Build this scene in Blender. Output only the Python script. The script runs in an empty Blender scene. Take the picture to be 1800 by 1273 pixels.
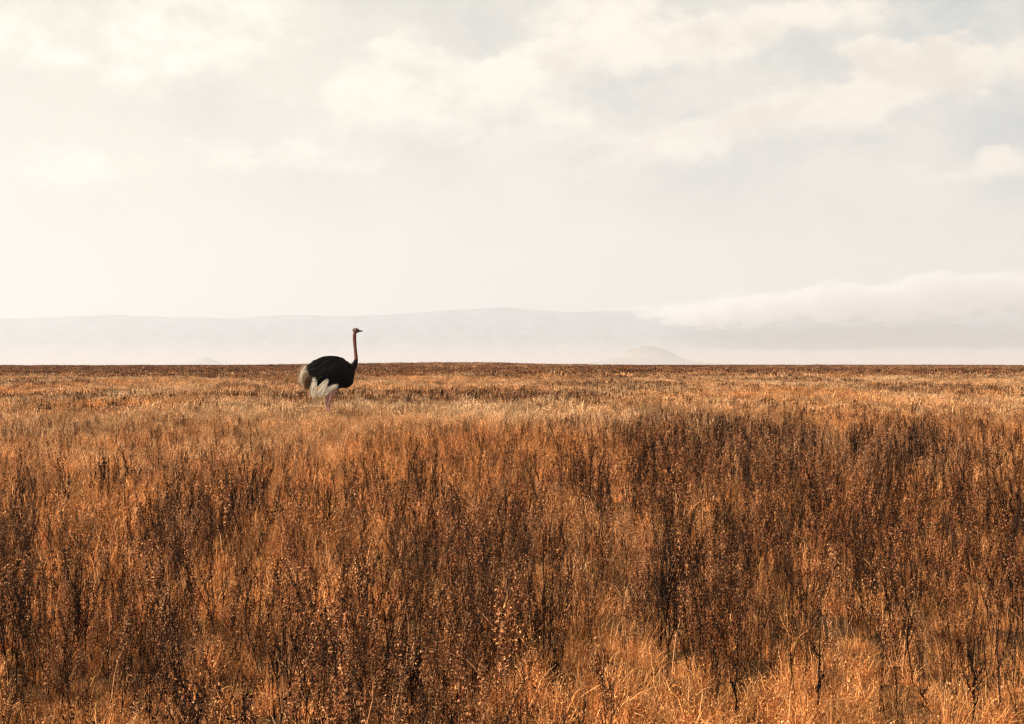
import bpy, math, random
import numpy as np
from math import radians as R, pi
from mathutils import Vector, Matrix

rng = np.random.default_rng(7)
random.seed(7)
SC = bpy.context.scene
COL = SC.collection
F = 2250.0            # focal length in pixels of the 1800 px wide photograph
EYE = 1.6             # eye height over the plain
HOR = 632.0           # eye level row in the photograph

# ------------------------------------------------------------------ camera
cam_d = bpy.data.cameras.new('camera')
cam = bpy.data.objects.new('camera', cam_d); COL.objects.link(cam)
cam_d.sensor_width = 36.0; cam_d.lens = 36.0 * F / 1800.0
cam_d.clip_start = 0.05; cam_d.clip_end = 80000
cam.location = (0, 0, EYE)
cam.rotation_euler = (R(90) - math.atan((636.5 - HOR) / F), 0, 0)
SC.camera = cam
SC.render.resolution_x = 1024; SC.render.resolution_y = 724
SC.view_settings.view_transform = 'Standard'; SC.view_settings.look = 'None'
SC.view_settings.exposure = 0.5; SC.view_settings.gamma = 1.0
cy = SC.cycles
cy.max_bounces = 8; cy.diffuse_bounces = 2; cy.transmission_bounces = 4; cy.transparent_max_bounces = 8
cy.volume_bounces = 4; cy.glossy_bounces = 2
cy.use_denoising = True; cy.denoising_prefilter = 'ACCURATE'; cy.use_adaptive_sampling = False; cy.filter_width = 1.3

# ------------------------------------------------------------------ sun and sky
SUN_AZ = R(-104)       # from the view direction (+Y) towards the left
SUN_EL = R(42)
sd = bpy.data.lights.new('sun', 'SUN'); sd.energy = 5.0; sd.angle = R(0.6); sd.color = (1.0, 0.93, 0.83)
sun = bpy.data.objects.new('sun', sd); COL.objects.link(sun)
sv = Vector((math.sin(SUN_AZ) * math.cos(SUN_EL), math.cos(SUN_AZ) * math.cos(SUN_EL), math.sin(SUN_EL)))
sun.rotation_euler = sv.to_track_quat('Z', 'Y').to_euler()
sun.location = sv * 50

def srgb(r, g, b):
    f = lambda c: ((c / 255 + 0.055) / 1.055) ** 2.4 if c > 10 else c / 255 / 12.92
    return (f(r), f(g), f(b), 1.0)

class NT:
    """small helper round a node tree"""
    def __init__(s, tree): s.t = tree; s.n = tree.nodes; s.l = tree.links
    def node(s, typ, **kw):
        n = s.n.new(typ)
        for k, v in kw.items(): setattr(n, k, v)
        return n
    def put(s, sock, v):
        if isinstance(v, bpy.types.NodeSocket): s.l.new(v, sock)
        else: sock.default_value = v
    def math(s, op, a, b=None, c=None, clamp=False):
        n = s.n.new('ShaderNodeMath'); n.operation = op; n.use_clamp = clamp
        s.put(n.inputs[0], a)
        if b is not None: s.put(n.inputs[1], b)
        if c is not None: s.put(n.inputs[2], c)
        return n.outputs[0]
    def mix(s, f, a, b, typ='MIX'):
        n = s.n.new('ShaderNodeMix'); n.data_type = 'RGBA'; n.blend_type = typ
        s.put(n.inputs[0], f); s.put(n.inputs[6], a); s.put(n.inputs[7], b)
        return n.outputs[2]
    def smooth(s, x, lo, hi, a=0.0, b=1.0):
        n = s.n.new('ShaderNodeMapRange'); n.interpolation_type = 'SMOOTHSTEP'
        s.put(n.inputs[0], x); n.inputs[1].default_value = lo; n.inputs[2].default_value = hi
        n.inputs[3].default_value = a; n.inputs[4].default_value = b
        return n.outputs[0]
    def noise(s, vec, scale, detail=4, rough=0.5, dist=0.0):
        n = s.n.new('ShaderNodeTexNoise'); s.put(n.inputs['Vector'], vec)
        n.inputs['Scale'].default_value = scale; n.inputs['Detail'].default_value = detail
        n.inputs['Roughness'].default_value = rough; n.inputs['Distortion'].default_value = dist
        return n

W = bpy.data.worlds.new('World'); SC.world = W; W.use_nodes = True; W.cycles.sampling_method = 'NONE'
w = NT(W.node_tree); w.n.clear()
out = w.node('ShaderNodeOutputWorld'); bg = w.node('ShaderNodeBackground')
w.l.new(bg.outputs[0], out.inputs[0])
sky = w.node('ShaderNodeTexSky', sky_type='NISHITA', sun_disc=False)
sky.sun_elevation = SUN_EL; sky.sun_rotation = SUN_AZ
sky.dust_density = 2.5; sky.air_density = 1.0
tc = w.node('ShaderNodeTexCoord')
sep = w.node('ShaderNodeSeparateXYZ'); w.l.new(tc.outputs['Generated'], sep.inputs[0])
az = w.math('ARCTAN2', sep.outputs[0], sep.outputs[1])
el = w.math('ARCSINE', sep.outputs[2])
# domain warp so that the cloud edges billow
cmb = w.node('ShaderNodeCombineXYZ'); w.l.new(az, cmb.inputs[0]); w.l.new(el, cmb.inputs[1])
strv = w.node('ShaderNodeVectorMath', operation='MULTIPLY'); w.l.new(cmb.outputs[0], strv.inputs[0]); strv.inputs[1].default_value = (1.0, 1.5, 1.0)
wn = w.noise(strv.outputs[0], 24.0, 6, 0.6)
wsub = w.node('ShaderNodeVectorMath', operation='SUBTRACT'); w.l.new(wn.outputs['Color'], wsub.inputs[0]); wsub.inputs[1].default_value = (0.5, 0.5, 0.5)
wsc = w.node('ShaderNodeVectorMath', operation='MULTIPLY'); w.l.new(wsub.outputs[0], wsc.inputs[0]); wsc.inputs[1].default_value = (0.075, 0.042, 0.0)
wp = w.node('ShaderNodeVectorMath', operation='ADD'); w.l.new(cmb.outputs[0], wp.inputs[0]); w.l.new(wsc.outputs[0], wp.inputs[1])
# (azimuth, elevation) in photo-pixel units for convenience: 1 rad = F px
BLOBS = [  # x, y, rx, ry, tilt, weight
 (40,95,120,34,0,.8),(250,70,90,50,0,.9),(370,35,150,45,0,1.1),(420,70,90,30,0,.8),(230,120,120,26,0,.6),(260,185,110,30,0,.3),
 (700,106,54,32,0,1.2),(760,132,46,26,0,.9),(650,150,60,36,0,.9),(620,195,70,36,0,.75),(740,180,90,36,0,.7),(850,128,46,26,10,.9),(930,112,70,32,12,.9),
 (995,78,60,40,15,1.0),(1060,45,80,48,0,1.0),(1090,5,90,26,0,.9),(1140,90,60,36,0,.9),(1200,60,50,24,0,.8),(1240,85,60,30,6,.8),(1320,55,44,26,6,1.0),(1385,52,40,26,0,1.0),(1440,48,34,24,0,.9),(1505,34,34,18,0,.9),(1540,50,26,14,0,.5),(1690,8,90,16,6,.8),(1760,22,60,14,0,.7),
 (1505,112,36,22,0,1.1),(1545,128,50,28,0,1.0),(1630,106,38,18,0,1.1),(1665,130,36,26,0,1.0),(1600,145,80,26,0,.9),(1580,180,110,28,10,.8),(1480,190,80,26,14,.8),(1390,175,40,20,14,.8),(1350,205,80,26,16,.8),(1250,232,110,26,10,.75),(1130,250,120,26,4,.6),(1000,225,120,36,0,.5),
 (1740,120,26,18,0,.5),(1785,110,26,22,0,.7),(1780,160,46,26,0,.7),
 (1745,296,60,12,0,.75),(1640,310,110,14,4,.55),(1720,318,100,14,0,.5),(880,190,120,36,0,.6),(480,180,46,24,0,.55),(430,200,26,12,0,.3),(140,285,60,20,-6,.6),(60,310,100,26,-4,.6),(250,310,100,18,4,.45),(400,290,70,20,4,.55),(520,275,90,26,0,.7),(650,300,90,26,0,.6),(50,215,60,8,0,.35),(330,262,60,12,0,.45),(1000,330,260,40,0,.25)]
tot = None
for (bx, by, rx, ry, tilt, wt) in BLOBS:
    mp = w.node('ShaderNodeMapping', vector_type='TEXTURE')
    w.l.new(wp.outputs[0], mp.inputs[0])
    mp.inputs['Location'].default_value = ((bx - 900) / F, (HOR - by) / F, 0)
    mp.inputs['Rotation'].default_value = (0, 0, R(tilt))
    mp.inputs['Scale'].default_value = (rx / F * 1.12, ry / F * 1.12, 1)
    # crisp billowing top, soft base
    va = w.node('ShaderNodeVectorMath', operation='MULTIPLY'); w.l.new(mp.outputs[0], va.inputs[0]); va.inputs[1].default_value = (1, 1.35, 0)
    vb = w.node('ShaderNodeVectorMath', operation='MULTIPLY'); w.l.new(mp.outputs[0], vb.inputs[0]); vb.inputs[1].default_value = (1, 0.62, 0)
    vm = w.node('ShaderNodeVectorMath', operation='MAXIMUM'); w.l.new(va.outputs[0], vm.inputs[0]); w.l.new(vb.outputs[0], vm.inputs[1])
    ln = w.node('ShaderNodeVectorMath', operation='DOT_PRODUCT'); w.l.new(vm.outputs[0], ln.inputs[0]); w.l.new(vm.outputs[0], ln.inputs[1])
    g = w.math('MULTIPLY', w.math('EXPONENT', w.math('MULTIPLY', ln.outputs[1], -1.0)), wt)
    tot = g if tot is None else w.math('ADD', tot, g)
fn = w.noise(strv.outputs[0], 20.0, 10, 0.66)
dens = w.math('ADD', tot, w.math('MULTIPLY', w.math('SUBTRACT', fn.outputs['Fac'], 0.5), 1.9))
# outside the photographed part of the sky: broken cloud from plain noise
far_n = w.noise(tc.outputs['Generated'], 3.2, 6, 0.55)
away = w.smooth(w.math('MAXIMUM', w.math('ABSOLUTE', az), w.math('MULTIPLY', el, 1.5)), 0.42, 0.6)
gen = w.smooth(far_n.outputs['Fac'], 0.48, 0.62)
cov = w.smooth(dens, 0.16, 1.12)
cov = w.math('ADD', w.math('MULTIPLY', cov, w.math('SUBTRACT', 1.0, away)), w.math('MULTIPLY', w.math('MULTIPLY', gen, away), 0.35), clamp=True)
# clear air: grey cream to the left, grey blue to the right, milky towards the horizon
lr = w.smooth(az, -0.38, 0.42)
skyc = w.mix(lr, srgb(231, 223, 208), srgb(180, 193, 198))
thin = w.noise(strv.outputs[0], 7.5, 9, 0.62)
skyc = w.mix(w.smooth(thin.outputs['Fac'], 0.34, 0.62, 0.0, 0.75), skyc, srgb(254, 244, 226))
nis = w.mix(1.0, sky.outputs[0], (0.085, 0.085, 0.085, 1), 'MULTIPLY')
hi = w.smooth(el, 0.26, 0.6, 0.06, 0.9)
skyc = w.mix(hi, skyc, nis)
milk = w.smooth(el, 0.03, 0.175, 1.0, 0.0)
milkc = w.mix(w.smooth(az, -0.1, 0.42), srgb(254, 239, 215), srgb(243, 234, 220))
skyc = w.mix(w.math('MULTIPLY', milk, 0.93), skyc, milkc)
cl_l = w.mix(w.smooth(az, -0.3, 0.42), (1.12, 1.06, 0.90, 1), (1.08, 0.97, 0.82, 1))
shade_n = w.noise(strv.outputs[0], 17.0, 9, 0.62)
cl_c = w.mix(w.smooth(shade_n.outputs['Fac'], 0.40, 0.68, 0.0, 0.8), cl_l, srgb(232, 219, 205))
cov_f = w.math('MULTIPLY', cov, w.smooth(el, 0.0, 0.14, 0.25, 0.97))
colr = w.mix(cov_f, skyc, cl_c)
# the sky overhead, out of the picture, is a little deeper than near the horizon
below = w.smooth(el, -0.05, 0.0, 0.0, 1.0)
colr = w.mix(below, (0.25, 0.19, 0.13, 1), colr)
w.l.new(colr, bg.inputs[0]); bg.inputs[1].default_value = 0.705

# ------------------------------------------------------------------ helpers
def tag(o, label=None, cat=None, group=None, kind=None):
    if label: o['label'] = label
    if cat: o['category'] = cat
    if group: o['group'] = group
    if kind: o['kind'] = kind
    return o

def mesh_np(name, verts, faces, attrs=None, mat=None, smooth=True, uniform=4):
    """faces: (N,uniform) int array"""
    me = bpy.data.meshes.new(name)
    verts = np.asarray(verts, np.float32); faces = np.asarray(faces, np.int32)
    me.vertices.add(len(verts)); me.vertices.foreach_set('co', verts.ravel())
    nf = len(faces); k = faces.shape[1]
    me.loops.add(nf * k); me.loops.foreach_set('vertex_index', faces.ravel())
    me.polygons.add(nf); me.polygons.foreach_set('loop_start', np.arange(nf, dtype=np.int32) * k)
    if smooth: me.polygons.foreach_set('use_smooth', np.ones(nf, bool))
    for an, av in (attrs or {}).items():
        a = me.attributes.new(an, 'FLOAT', 'POINT'); a.data.foreach_set('value', np.asarray(av, np.float32))
    if mat: me.materials.append(mat)
    me.update(calc_edges=True)
    return me

def add_obj(name, me, parent=None, loc=(0, 0, 0)):
    o = bpy.data.objects.new(name, me); COL.objects.link(o); o.location = loc
    if parent: o.parent = parent
    return o

def new_mat(name):
    m = bpy.data.materials.new(name); m.use_nodes = True
    t = NT(m.node_tree); t.n.clear()
    o = t.node('ShaderNodeOutputMaterial')
    return m, t, o

# value noise on numpy arrays
_tab = rng.random((256, 256))
def vnoise(x, y):
    xi = np.floor(x).astype(int); yi = np.floor(y).astype(int)
    fx = x - xi; fy = y - yi; fx = fx * fx * (3 - 2 * fx); fy = fy * fy * (3 - 2 * fy)
    t = lambda i, j: _tab[i & 255, j & 255]
    return (t(xi, yi) * (1 - fx) + t(xi + 1, yi) * fx) * (1 - fy) + (t(xi, yi + 1) * (1 - fx) + t(xi + 1, yi + 1) * fx) * fy
def fbm(x, y, o=4):
    s = 0; a = 0.5; n = 0
    for k in range(o):
        s = s + a * vnoise(x * 2 ** k + 17.3 * k, y * 2 ** k + 9.1 * k); n += a; a *= 0.5
    return s / n
def sst(x, a, b):
    t = np.clip((x - a) / (b - a), 0, 1); return t * t * (3 - 2 * t)

# ------------------------------------------------------------------ materials
def leaf_mat(name, stops, tintcol, transl=0.25, rough=0.85, spec=0.06):
    """dry plant matter: colour from the blade's own random value, shifted by the clump's tint"""
    m, t, o = new_mat(name)
    a = t.node('ShaderNodeAttribute', attribute_name='shade')
    ramp = t.node('ShaderNodeValToRGB'); ramp.color_ramp.interpolation = 'LINEAR'
    e = ramp.color_ramp.elements
    while len(e) < len(stops): e.new(0.5)
    for el_, (p, c) in zip(e, stops): el_.position = p; el_.color = c
    t.l.new(a.outputs['Fac'], ramp.inputs[0])
    ti = t.node('ShaderNodeAttribute', attribute_name='tint', attribute_type='INSTANCER')
    col = t.mix(ti.outputs['Fac'], ramp.outputs[0], tintcol, 'MULTIPLY')
    lu = t.node('ShaderNodeAttribute', attribute_name='tone', attribute_type='INSTANCER')
    col = t.mix(1.0, col, lu.outputs['Color'], 'MULTIPLY')
    geo = t.node('ShaderNodeNewGeometry')
    nz = t.noise(geo.outputs['Position'], 60.0, 2)
    col = t.mix(1.0, col, t.mix(nz.outputs['Fac'], (0.75, 0.75, 0.75, 1), (1.25, 1.25, 1.25, 1)), 'MULTIPLY')
    p = t.node('ShaderNodeBsdfPrincipled'); t.l.new(col, p.inputs['Base Color'])
    p.inputs['Roughness'].default_value = rough; p.inputs['Specular IOR Level'].default_value = spec
    tr = t.node('ShaderNodeBsdfTranslucent'); t.l.new(col, tr.inputs[0])
    mx = t.node('ShaderNodeMixShader'); mx.inputs[0].default_value = transl
    t.l.new(p.outputs[0], mx.inputs[1]); t.l.new(tr.outputs[0], mx.inputs[2]); t.l.new(mx.outputs[0], o.inputs[0])
    return m

M_grass = leaf_mat('dry_straw', [(0.0, (0.03, 0.012, 0.005, 1)), (0.32, (0.33, 0.155, 0.065, 1)), (0.72, (0.79, 0.48, 0.225, 1)), (1.0, (0.94, 0.76, 0.48, 1))], (0.98, 0.68, 0.44, 1))
M_weed = leaf_mat('dry_weed', [(0.0, (0.02, 0.008, 0.004, 1)), (0.35, (0.235, 0.086, 0.036, 1)), (0.8, (0.54, 0.268, 0.12, 1)), (1.0, (0.56, 0.34, 0.16, 1))], (0.75, 0.56, 0.42, 1), transl=0.12)
M_stem = leaf_mat('dark_stem', [(0.0, (0.006, 0.004, 0.003, 1)), (0.7, (0.016, 0.009, 0.006, 1)), (1.0, (0.06, 0.03, 0.017, 1))], (1, 1, 1, 1), transl=0.0, rough=0.75)

# ------------------------------------------------------------------ terrain
def ground_z(x, y):
    x = np.asarray(x, float); y = np.asarray(y, float)
    d = np.hypot(x, y)
    z = (fbm(x * 0.09 + 40, y * 0.09 + 40, 3) - 0.5) * 0.16 * sst(d, 2, 14)
    z = z + (fbm(x * 0.012 + 5, y * 0.02 + 3, 3) - 0.5) * 0.22 * sst(d, 60, 160) - 0.22 * sst(d, 90, 200)
    z = z + 0.75 * np.exp(-((x + 14) / 30) ** 2 - ((y - 262) / 34) ** 2)
    z = z - 32.0 * sst(np.sqrt(np.maximum(d - 335, 0)) , 0, 42) * (d > 335)
    z = z + (fbm(x * 0.0006 + 1, y * 0.0006, 4) - 0.5) * 8 * sst(d, 1800, 5000)
    return z

ny, nx = 420, 260
yy = np.concatenate([np.linspace(-60, 0, 20, endpoint=False), np.geomspace(1, 24001, ny - 20) - 1])
uu = np.linspace(-1, 1, nx); uu = np.sign(uu) * np.abs(uu) ** 1.3
X = uu[None, :] * (40 + 0.85 * np.maximum(yy, 0))[:, None]; Y = np.repeat(yy[:, None], nx, 1)
Z = ground_z(X, Y)
idx = np.arange(ny * nx).reshape(ny, nx)
quads = np.stack([idx[:-1, :-1], idx[:-1, 1:], idx[1:, 1:], idx[1:, :-1]], -1).reshape(-1, 4)
m, t, o = new_mat('plain_soil')
geo = t.node('ShaderNodeNewGeometry')
n1 = t.noise(geo.outputs['Position'], 1.3, 8, 0.65); n2 = t.noise(geo.outputs['Position'], 38.0, 5, 0.7)
n3 = t.noise(geo.outputs['Position'], 0.0009, 6, 0.6)
c = t.mix(n1.outputs['Fac'], (0.02, 0.010, 0.005, 1), (0.09, 0.04, 0.016, 1))
c = t.mix(t.smooth(n2.outputs['Fac'], 0.35, 0.65, 0.0, 0.8), c, (0.16, 0.08, 0.03, 1))
sepp = t.node('ShaderNodeSeparateXYZ'); t.l.new(geo.outputs['Position'], sepp.inputs[0])
c = t.mix(t.smooth(sepp.outputs[1], 380, 1200), c, t.mix(n3.outputs['Fac'], (0.42, 0.30, 0.22, 1), (0.60, 0.46, 0.36, 1)))
p = t.node('ShaderNodeBsdfPrincipled'); t.l.new(c, p.inputs['Base Color']); p.inputs['Roughness'].default_value = 0.95; p.inputs['Specular IOR Level'].default_value = 0.05
bmp = t.node('ShaderNodeBump'); bmp.inputs['Strength'].default_value = 0.7; bmp.inputs['Distance'].default_value = 0.03
t.l.new(n2.outputs['Fac'], bmp.inputs['Height']); t.l.new(bmp.outputs[0], p.inputs['Normal']); t.l.new(p.outputs[0], o.inputs[0])
M_soil = m
g = add_obj('ground', mesh_np('ground', np.stack([X, Y, Z], -1).reshape(-1, 3), quads, mat=M_soil)); tag(g, kind='structure')

# the far escarpment
prof = [(-1500, 566), (-600, 562), (0, 560), (60, 559), (120, 556), (200, 553), (300, 558), (420, 559), (500, 553), (600, 556), (700, 552), (760, 547), (830, 543), (885, 540), (940, 545), (1000, 549), (1060, 546), (1130, 547), (1250, 543), (1400, 540), (1600, 536), (1800, 530), (2200, 520), (3300, 515)]
RD = 15000.0
px = np.array([p_[0] for p_ in prof], float); pyv = np.array([p_[1] for p_ in prof], float)
nx2, ny2 = 700, 150
xs = np.linspace(-11000, 11000, nx2); vs = np.linspace(0, 1, ny2)
top = np.interp(xs / RD * F + 900, px, pyv); topz = (HOR - top) / F * RD
Xr = np.repeat(xs[None, :], ny2, 0); V = np.repeat(vs[:, None], nx2, 1)
Yr = 11200 + V * 6000
sh = np.where(V < 0.634, np.power(np.clip((V - 0.04) / 0.594, 0, 1), 2.0), 1 - 0.35 * sst(V, 0.634, 1.0))
rn = fbm(Xr * 0.0011 + 3, Yr * 0.0006, 5) - 0.5
gul = np.abs(fbm(Xr * 0.0032, Yr * 0.0009 + 7, 4) - 0.5)
Zr = -34 + sh * (topz[None, :] + 34) * (1 + 0.0 * rn) + rn * 150 * np.sin(np.clip(sh, 0, 1) * pi) + gul * 190 * np.sin(np.clip(sh, 0, 1) * pi) + (fbm(Xr * 0.02, Yr * 0.02, 3) - 0.5) * 13 * sst(sh, 0.5, 1) 
ir = np.arange(ny2 * nx2).reshape(ny2, nx2)
qr = np.stack([ir[:-1, :-1], ir[:-1, 1:], ir[1:, 1:], ir[1:, :-1]], -1).reshape(-1, 4)
m, t, o = new_mat('escarpment')
geo = t.node('ShaderNodeNewGeometry'); sepp = t.node('ShaderNodeSeparateXYZ'); t.l.new(geo.outputs['Position'], sepp.inputs[0])
n1 = t.noise(geo.outputs['Position'], 0.004, 8, 0.65)
low = t.mix(n1.outputs['Fac'], (0.42, 0.32, 0.25, 1), (0.58, 0.45, 0.35, 1))
hic = t.mix(t.smooth(n1.outputs['Fac'], 0.38, 0.62), (0.07, 0.12, 0.15, 1), (0.15, 0.21, 0.25, 1))  # forested slope, some blue of the hazy air mixed into its colour
c = t.mix(t.smooth(t.math('ADD', sepp.outputs[2], t.math('MULTIPLY', n1.outputs['Fac'], 120)), 20, 330), low, hic)
p = t.node('ShaderNodeBsdfPrincipled'); t.l.new(c, p.inputs['Base Color']); p.inputs['Roughness'].default_value = 1.0; p.inputs['Specular IOR Level'].default_value = 0.0
t.l.new(p.outputs[0], o.inputs[0])
h = add_obj('hills', mesh_np('hills', np.stack([Xr, Yr, Zr], -1).reshape(-1, 3), qr, mat=m)); tag(h, kind='structure')

def small_hill(cx, dist, top_py, halfw_px, skirt, seed, mat):
    n = 90; s = np.linspace(-1, 1, n)
    gx, gy = np.meshgrid(s, s); r = np.hypot(gx, gy * 1.0)
    wx = halfw_px / F * dist * skirt
    hz = (HOR - top_py) / F * dist + 34
    ang = fbm(gx * 3 + seed, gy * 3 + seed, 4) - 0.5
    rr = r * skirt * (1 + 0.28 * ang)
    k = np.where(rr < 1.25, 1 - 0.60 * (rr / 1.25) ** 1.7, 0.40 * np.exp(-(rr - 1.25) * 1.15))
    k = k * sst(1 - r, 0, 0.3) + 0.03 * ang * (r < 1)
    zz = -38 + k * (hz + 4)
    vv = np.stack([(cx - 900) / F * dist + gx * wx, dist + gy * wx, zz], -1).reshape(-1, 3)
    i = np.arange(n * n).reshape(n, n)
    q = np.stack([i[:-1, :-1], i[:-1, 1:], i[1:, 1:], i[1:, :-1]], -1).reshape(-1, 4)
    ob = add_obj('hill', mesh_np('hill', vv, q, mat=mat)); tag(ob, kind='structure')
    return ob
m, t, o = new_mat('hill_scrub')
geo = t.node('ShaderNodeNewGeometry'); n1 = t.noise(geo.outputs['Position'], 0.02, 7, 0.65)
sz = t.node('ShaderNodeSeparateXYZ'); t.l.new(geo.outputs['Position'], sz.inputs[0])
c = t.mix(t.smooth(n1.outputs['Fac'], 0.4, 0.6), (0.17, 0.145, 0.12, 1), (0.34, 0.27, 0.21, 1))
c = t.mix(t.smooth(t.math('ADD', sz.outputs[2], t.math('MULTIPLY', n1.outputs['Fac'], 30)), 52, 84), (0.34, 0.27, 0.22, 1), c)
p = t.node('ShaderNodeBsdfPrincipled'); t.l.new(c, p.inputs['Base Color']); p.inputs['Roughness'].default_value = 1.0; t.l.new(p.outputs[0], o.inputs[0])
small_hill(1138, 9300, 607.0, 44, 4.5, 3.0, m)
small_hill(360, 10300, 627.0, 17, 4.5, 11.0, m)

# ------------------------------------------------------------------ haze, and the cloud that spills over the escarpment
def box_mesh(name, x0, x1, y0, y1, z0, z1, mat):
    v = [(x0, y0, z0), (x1, y0, z0), (x1, y1, z0), (x0, y1, z0), (x0, y0, z1), (x1, y0, z1), (x1, y1, z1), (x0, y1, z1)]
    f = [(0, 3, 2, 1), (4, 5, 6, 7), (0, 1, 5, 4), (1, 2, 6, 5), (2, 3, 7, 6), (3, 0, 4, 7)]
    return mesh_np(name, v, f, mat=mat, smooth=False)
HAZE = True
if HAZE:
    m, t, o = new_mat('haze_air')
    pv = t.node('ShaderNodeVolumePrincipled'); pv.inputs['Color'].default_value = (0.866, 0.918, 0.965, 1)
    pv.inputs['Density'].default_value = 1.25e-4; pv.inputs['Anisotropy'].default_value = 0.3
    t.l.new(pv.outputs[0], o.inputs['Volume'])
    hz = add_obj('haze', box_mesh('haze', -21500, 21500, -90, 24200, -60, 1200, m)); tag(hz, kind='stuff')

CLOUD = True
if CLOUD:
    m, t, o = new_mat('cloud_bank')
    geo = t.node('ShaderNodeNewGeometry'); sp = t.node('ShaderNodeSeparateXYZ'); t.l.new(geo.outputs['Position'], sp.inputs[0])
    mpp = t.node('ShaderNodeMapping'); t.l.new(geo.outputs['Position'], mpp.inputs[0])
    mpp.inputs['Rotation'].default_value = (0, R(-28), 0); mpp.inputs['Scale'].default_value = (1, 0.12, 1.9)
    nb = t.noise(geo.outputs['Position'], 0.0011, 1, 0.5); nf = t.noise(mpp.outputs[0], 0.0055, 6, 0.68)
    xk = t.math('MULTIPLY', sp.outputs[0], 0.001)
    # lower and upper surface of the bank, wandering with the noise
    lo = t.math('ADD', 395, t.math('MULTIPLY', t.smooth(xk, 3.6, 5.6), 150))
    lo = t.math('ADD', lo, t.smooth(xk, 1.9, 0.9, 0, 110))
    hi_ = t.math('ADD', 560, t.math('MULTIPLY', t.smooth(xk, 0.9, 5.2), 330))
    wob = t.math('MULTIPLY', t.math('SUBTRACT', nb.outputs['Fac'], 0.5), 260)
    wf = t.math('MULTIPLY', t.math('SUBTRACT', nf.outputs['Fac'], 0.5), 460)
    zc = t.math('ADD', t.math('ADD', sp.outputs[2], wob), wf)
    a_ = t.math('DIVIDE', t.math('SUBTRACT', zc, lo), 60, clamp=True)
    b_ = t.math('DIVIDE', t.math('SUBTRACT', hi_, zc), 100, clamp=True)
    ends = t.smooth(sp.outputs[0], 650, 2200)
    dd = t.math('MULTIPLY', t.math('MULTIPLY', a_, b_), ends)
    dd = t.math('MULTIPLY', dd, t.smooth(t.math('ABSOLUTE', t.math('SUBTRACT', sp.outputs[1], 13500)), 650, 350))
    dd = t.math('MULTIPLY', dd, 0.012)
    pv = t.node('ShaderNodeVolumePrincipled'); pv.inputs['Color'].default_value = (1.0, 0.99, 0.975, 1)
    t.l.new(dd, pv.inputs['Density']); t.l.new(pv.outputs[0], o.inputs['Volume'])
    cb = add_obj('cloud', box_mesh('cloud', 600, 10500, 12850, 14150, 240, 1150, m)); tag(cb, kind='stuff')
    cy.volume_step_rate = 0.35; cy.volume_max_steps = 256

# ------------------------------------------------------------------ plants
def ribbons(P, Wd, side, val):
    """P (N,K,3) spine, Wd (N,K) width, side (N,3) or (N,K,3), val (N,) -> verts, quads, shade"""
    N, K, _ = P.shape
    if side.ndim == 2: side = np.repeat(side[:, None, :], K, 1)
    a = P - side * Wd[..., None] * 0.5; b = P + side * Wd[..., None] * 0.5
    v = np.stack([a, b], 2).reshape(-1, 3)
    base = (np.arange(N) * K * 2)[:, None] + (np.arange(K - 1) * 2)[None, :]
    f = np.stack([base, base + 1, base + 3, base + 2], -1).reshape(-1, 4)
    return v, f, np.repeat(val, K * 2)

def blades(r, n, rad, hmin, hmax, wid, K=5, lean=0.5, curl=0.9, vlo=0.1, vhi=1.0):
    ang = r.random(n) * 2 * pi; rr = rad * np.sqrt(r.random(n))
    bx, by = rr * np.cos(ang), rr * np.sin(ang)
    az_ = ang + r.normal(0, 0.9, n)
    ln = hmin + (hmax - hmin) * r.random(n) ** 1.3
    th0 = np.abs(r.normal(0, lean * 0.6, n)); dth = np.abs(r.normal(curl * 0.6, curl * 0.6, n))
    s = np.linspace(0, 1, K)
    P = np.zeros((n, K, 3)); P[:, 0, 0] = bx; P[:, 0, 1] = by; P[:, 0, 2] = -0.01
    wob = r.normal(0, 0.38, (n, K))
    for k in range(1, K):
        th = th0 + dth * s[k] ** 1.6 + wob[:, k] * 0.4
        a2 = az_ + wob[:, k]
        step = ln / (K - 1)
        P[:, k, 0] = P[:, k - 1, 0] + step * np.sin(th) * np.cos(a2)
        P[:, k, 1] = P[:, k - 1, 1] + step * np.sin(th) * np.sin(a2)
        P[:, k, 2] = P[:, k - 1, 2] + step * np.cos(th)
    Wd = wid * (0.7 + 0.6 * r.random(n))[:, None] * (1 - 0.85 * s ** 2)[None, :]
    fa = r.random(n) * pi
    side = np.stack([np.cos(fa), np.sin(fa), r.normal(0, 0.25, n)], -1); side /= np.linalg.norm(side, axis=1)[:, None]
    return ribbons(P, Wd, side, np.clip(vlo + (vhi - vlo) * r.random(n), 0, 1))

def bits(r, C, size, vlo, vhi):
    """small crumpled leaf or seed flakes centred on C (N,3): two quads folded"""
    n = len(C)
    d = r.normal(0, 1, (n, 3)); d[:, 2] += 0.7; d /= np.linalg.norm(d, axis=1)[:, None]
    s = np.cross(d, r.normal(0, 1, (n, 3))); s /= np.linalg.norm(s, axis=1)[:, None]
    u = np.cross(d, s)
    L = size * (0.6 + 0.9 * r.random(n))[:, None]
    P = np.stack([C - d * L * .5, C + u * L * .22, C + d * L * .5], 1)
    Wd = (L * np.array([0.15, 0.5, 0.1])[None, :])
    return ribbons(P, Wd, s, np.clip(vlo + (vhi - vlo) * r.random(n), 0, 1))

def join(parts):
    V, Fc, S = [], [], []; off = 0
    for v, f, s in parts:
        V.append(v); Fc.append(f + off); S.append(s); off += len(v)
    return np.concatenate(V), np.concatenate(Fc), np.concatenate(S)

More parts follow.
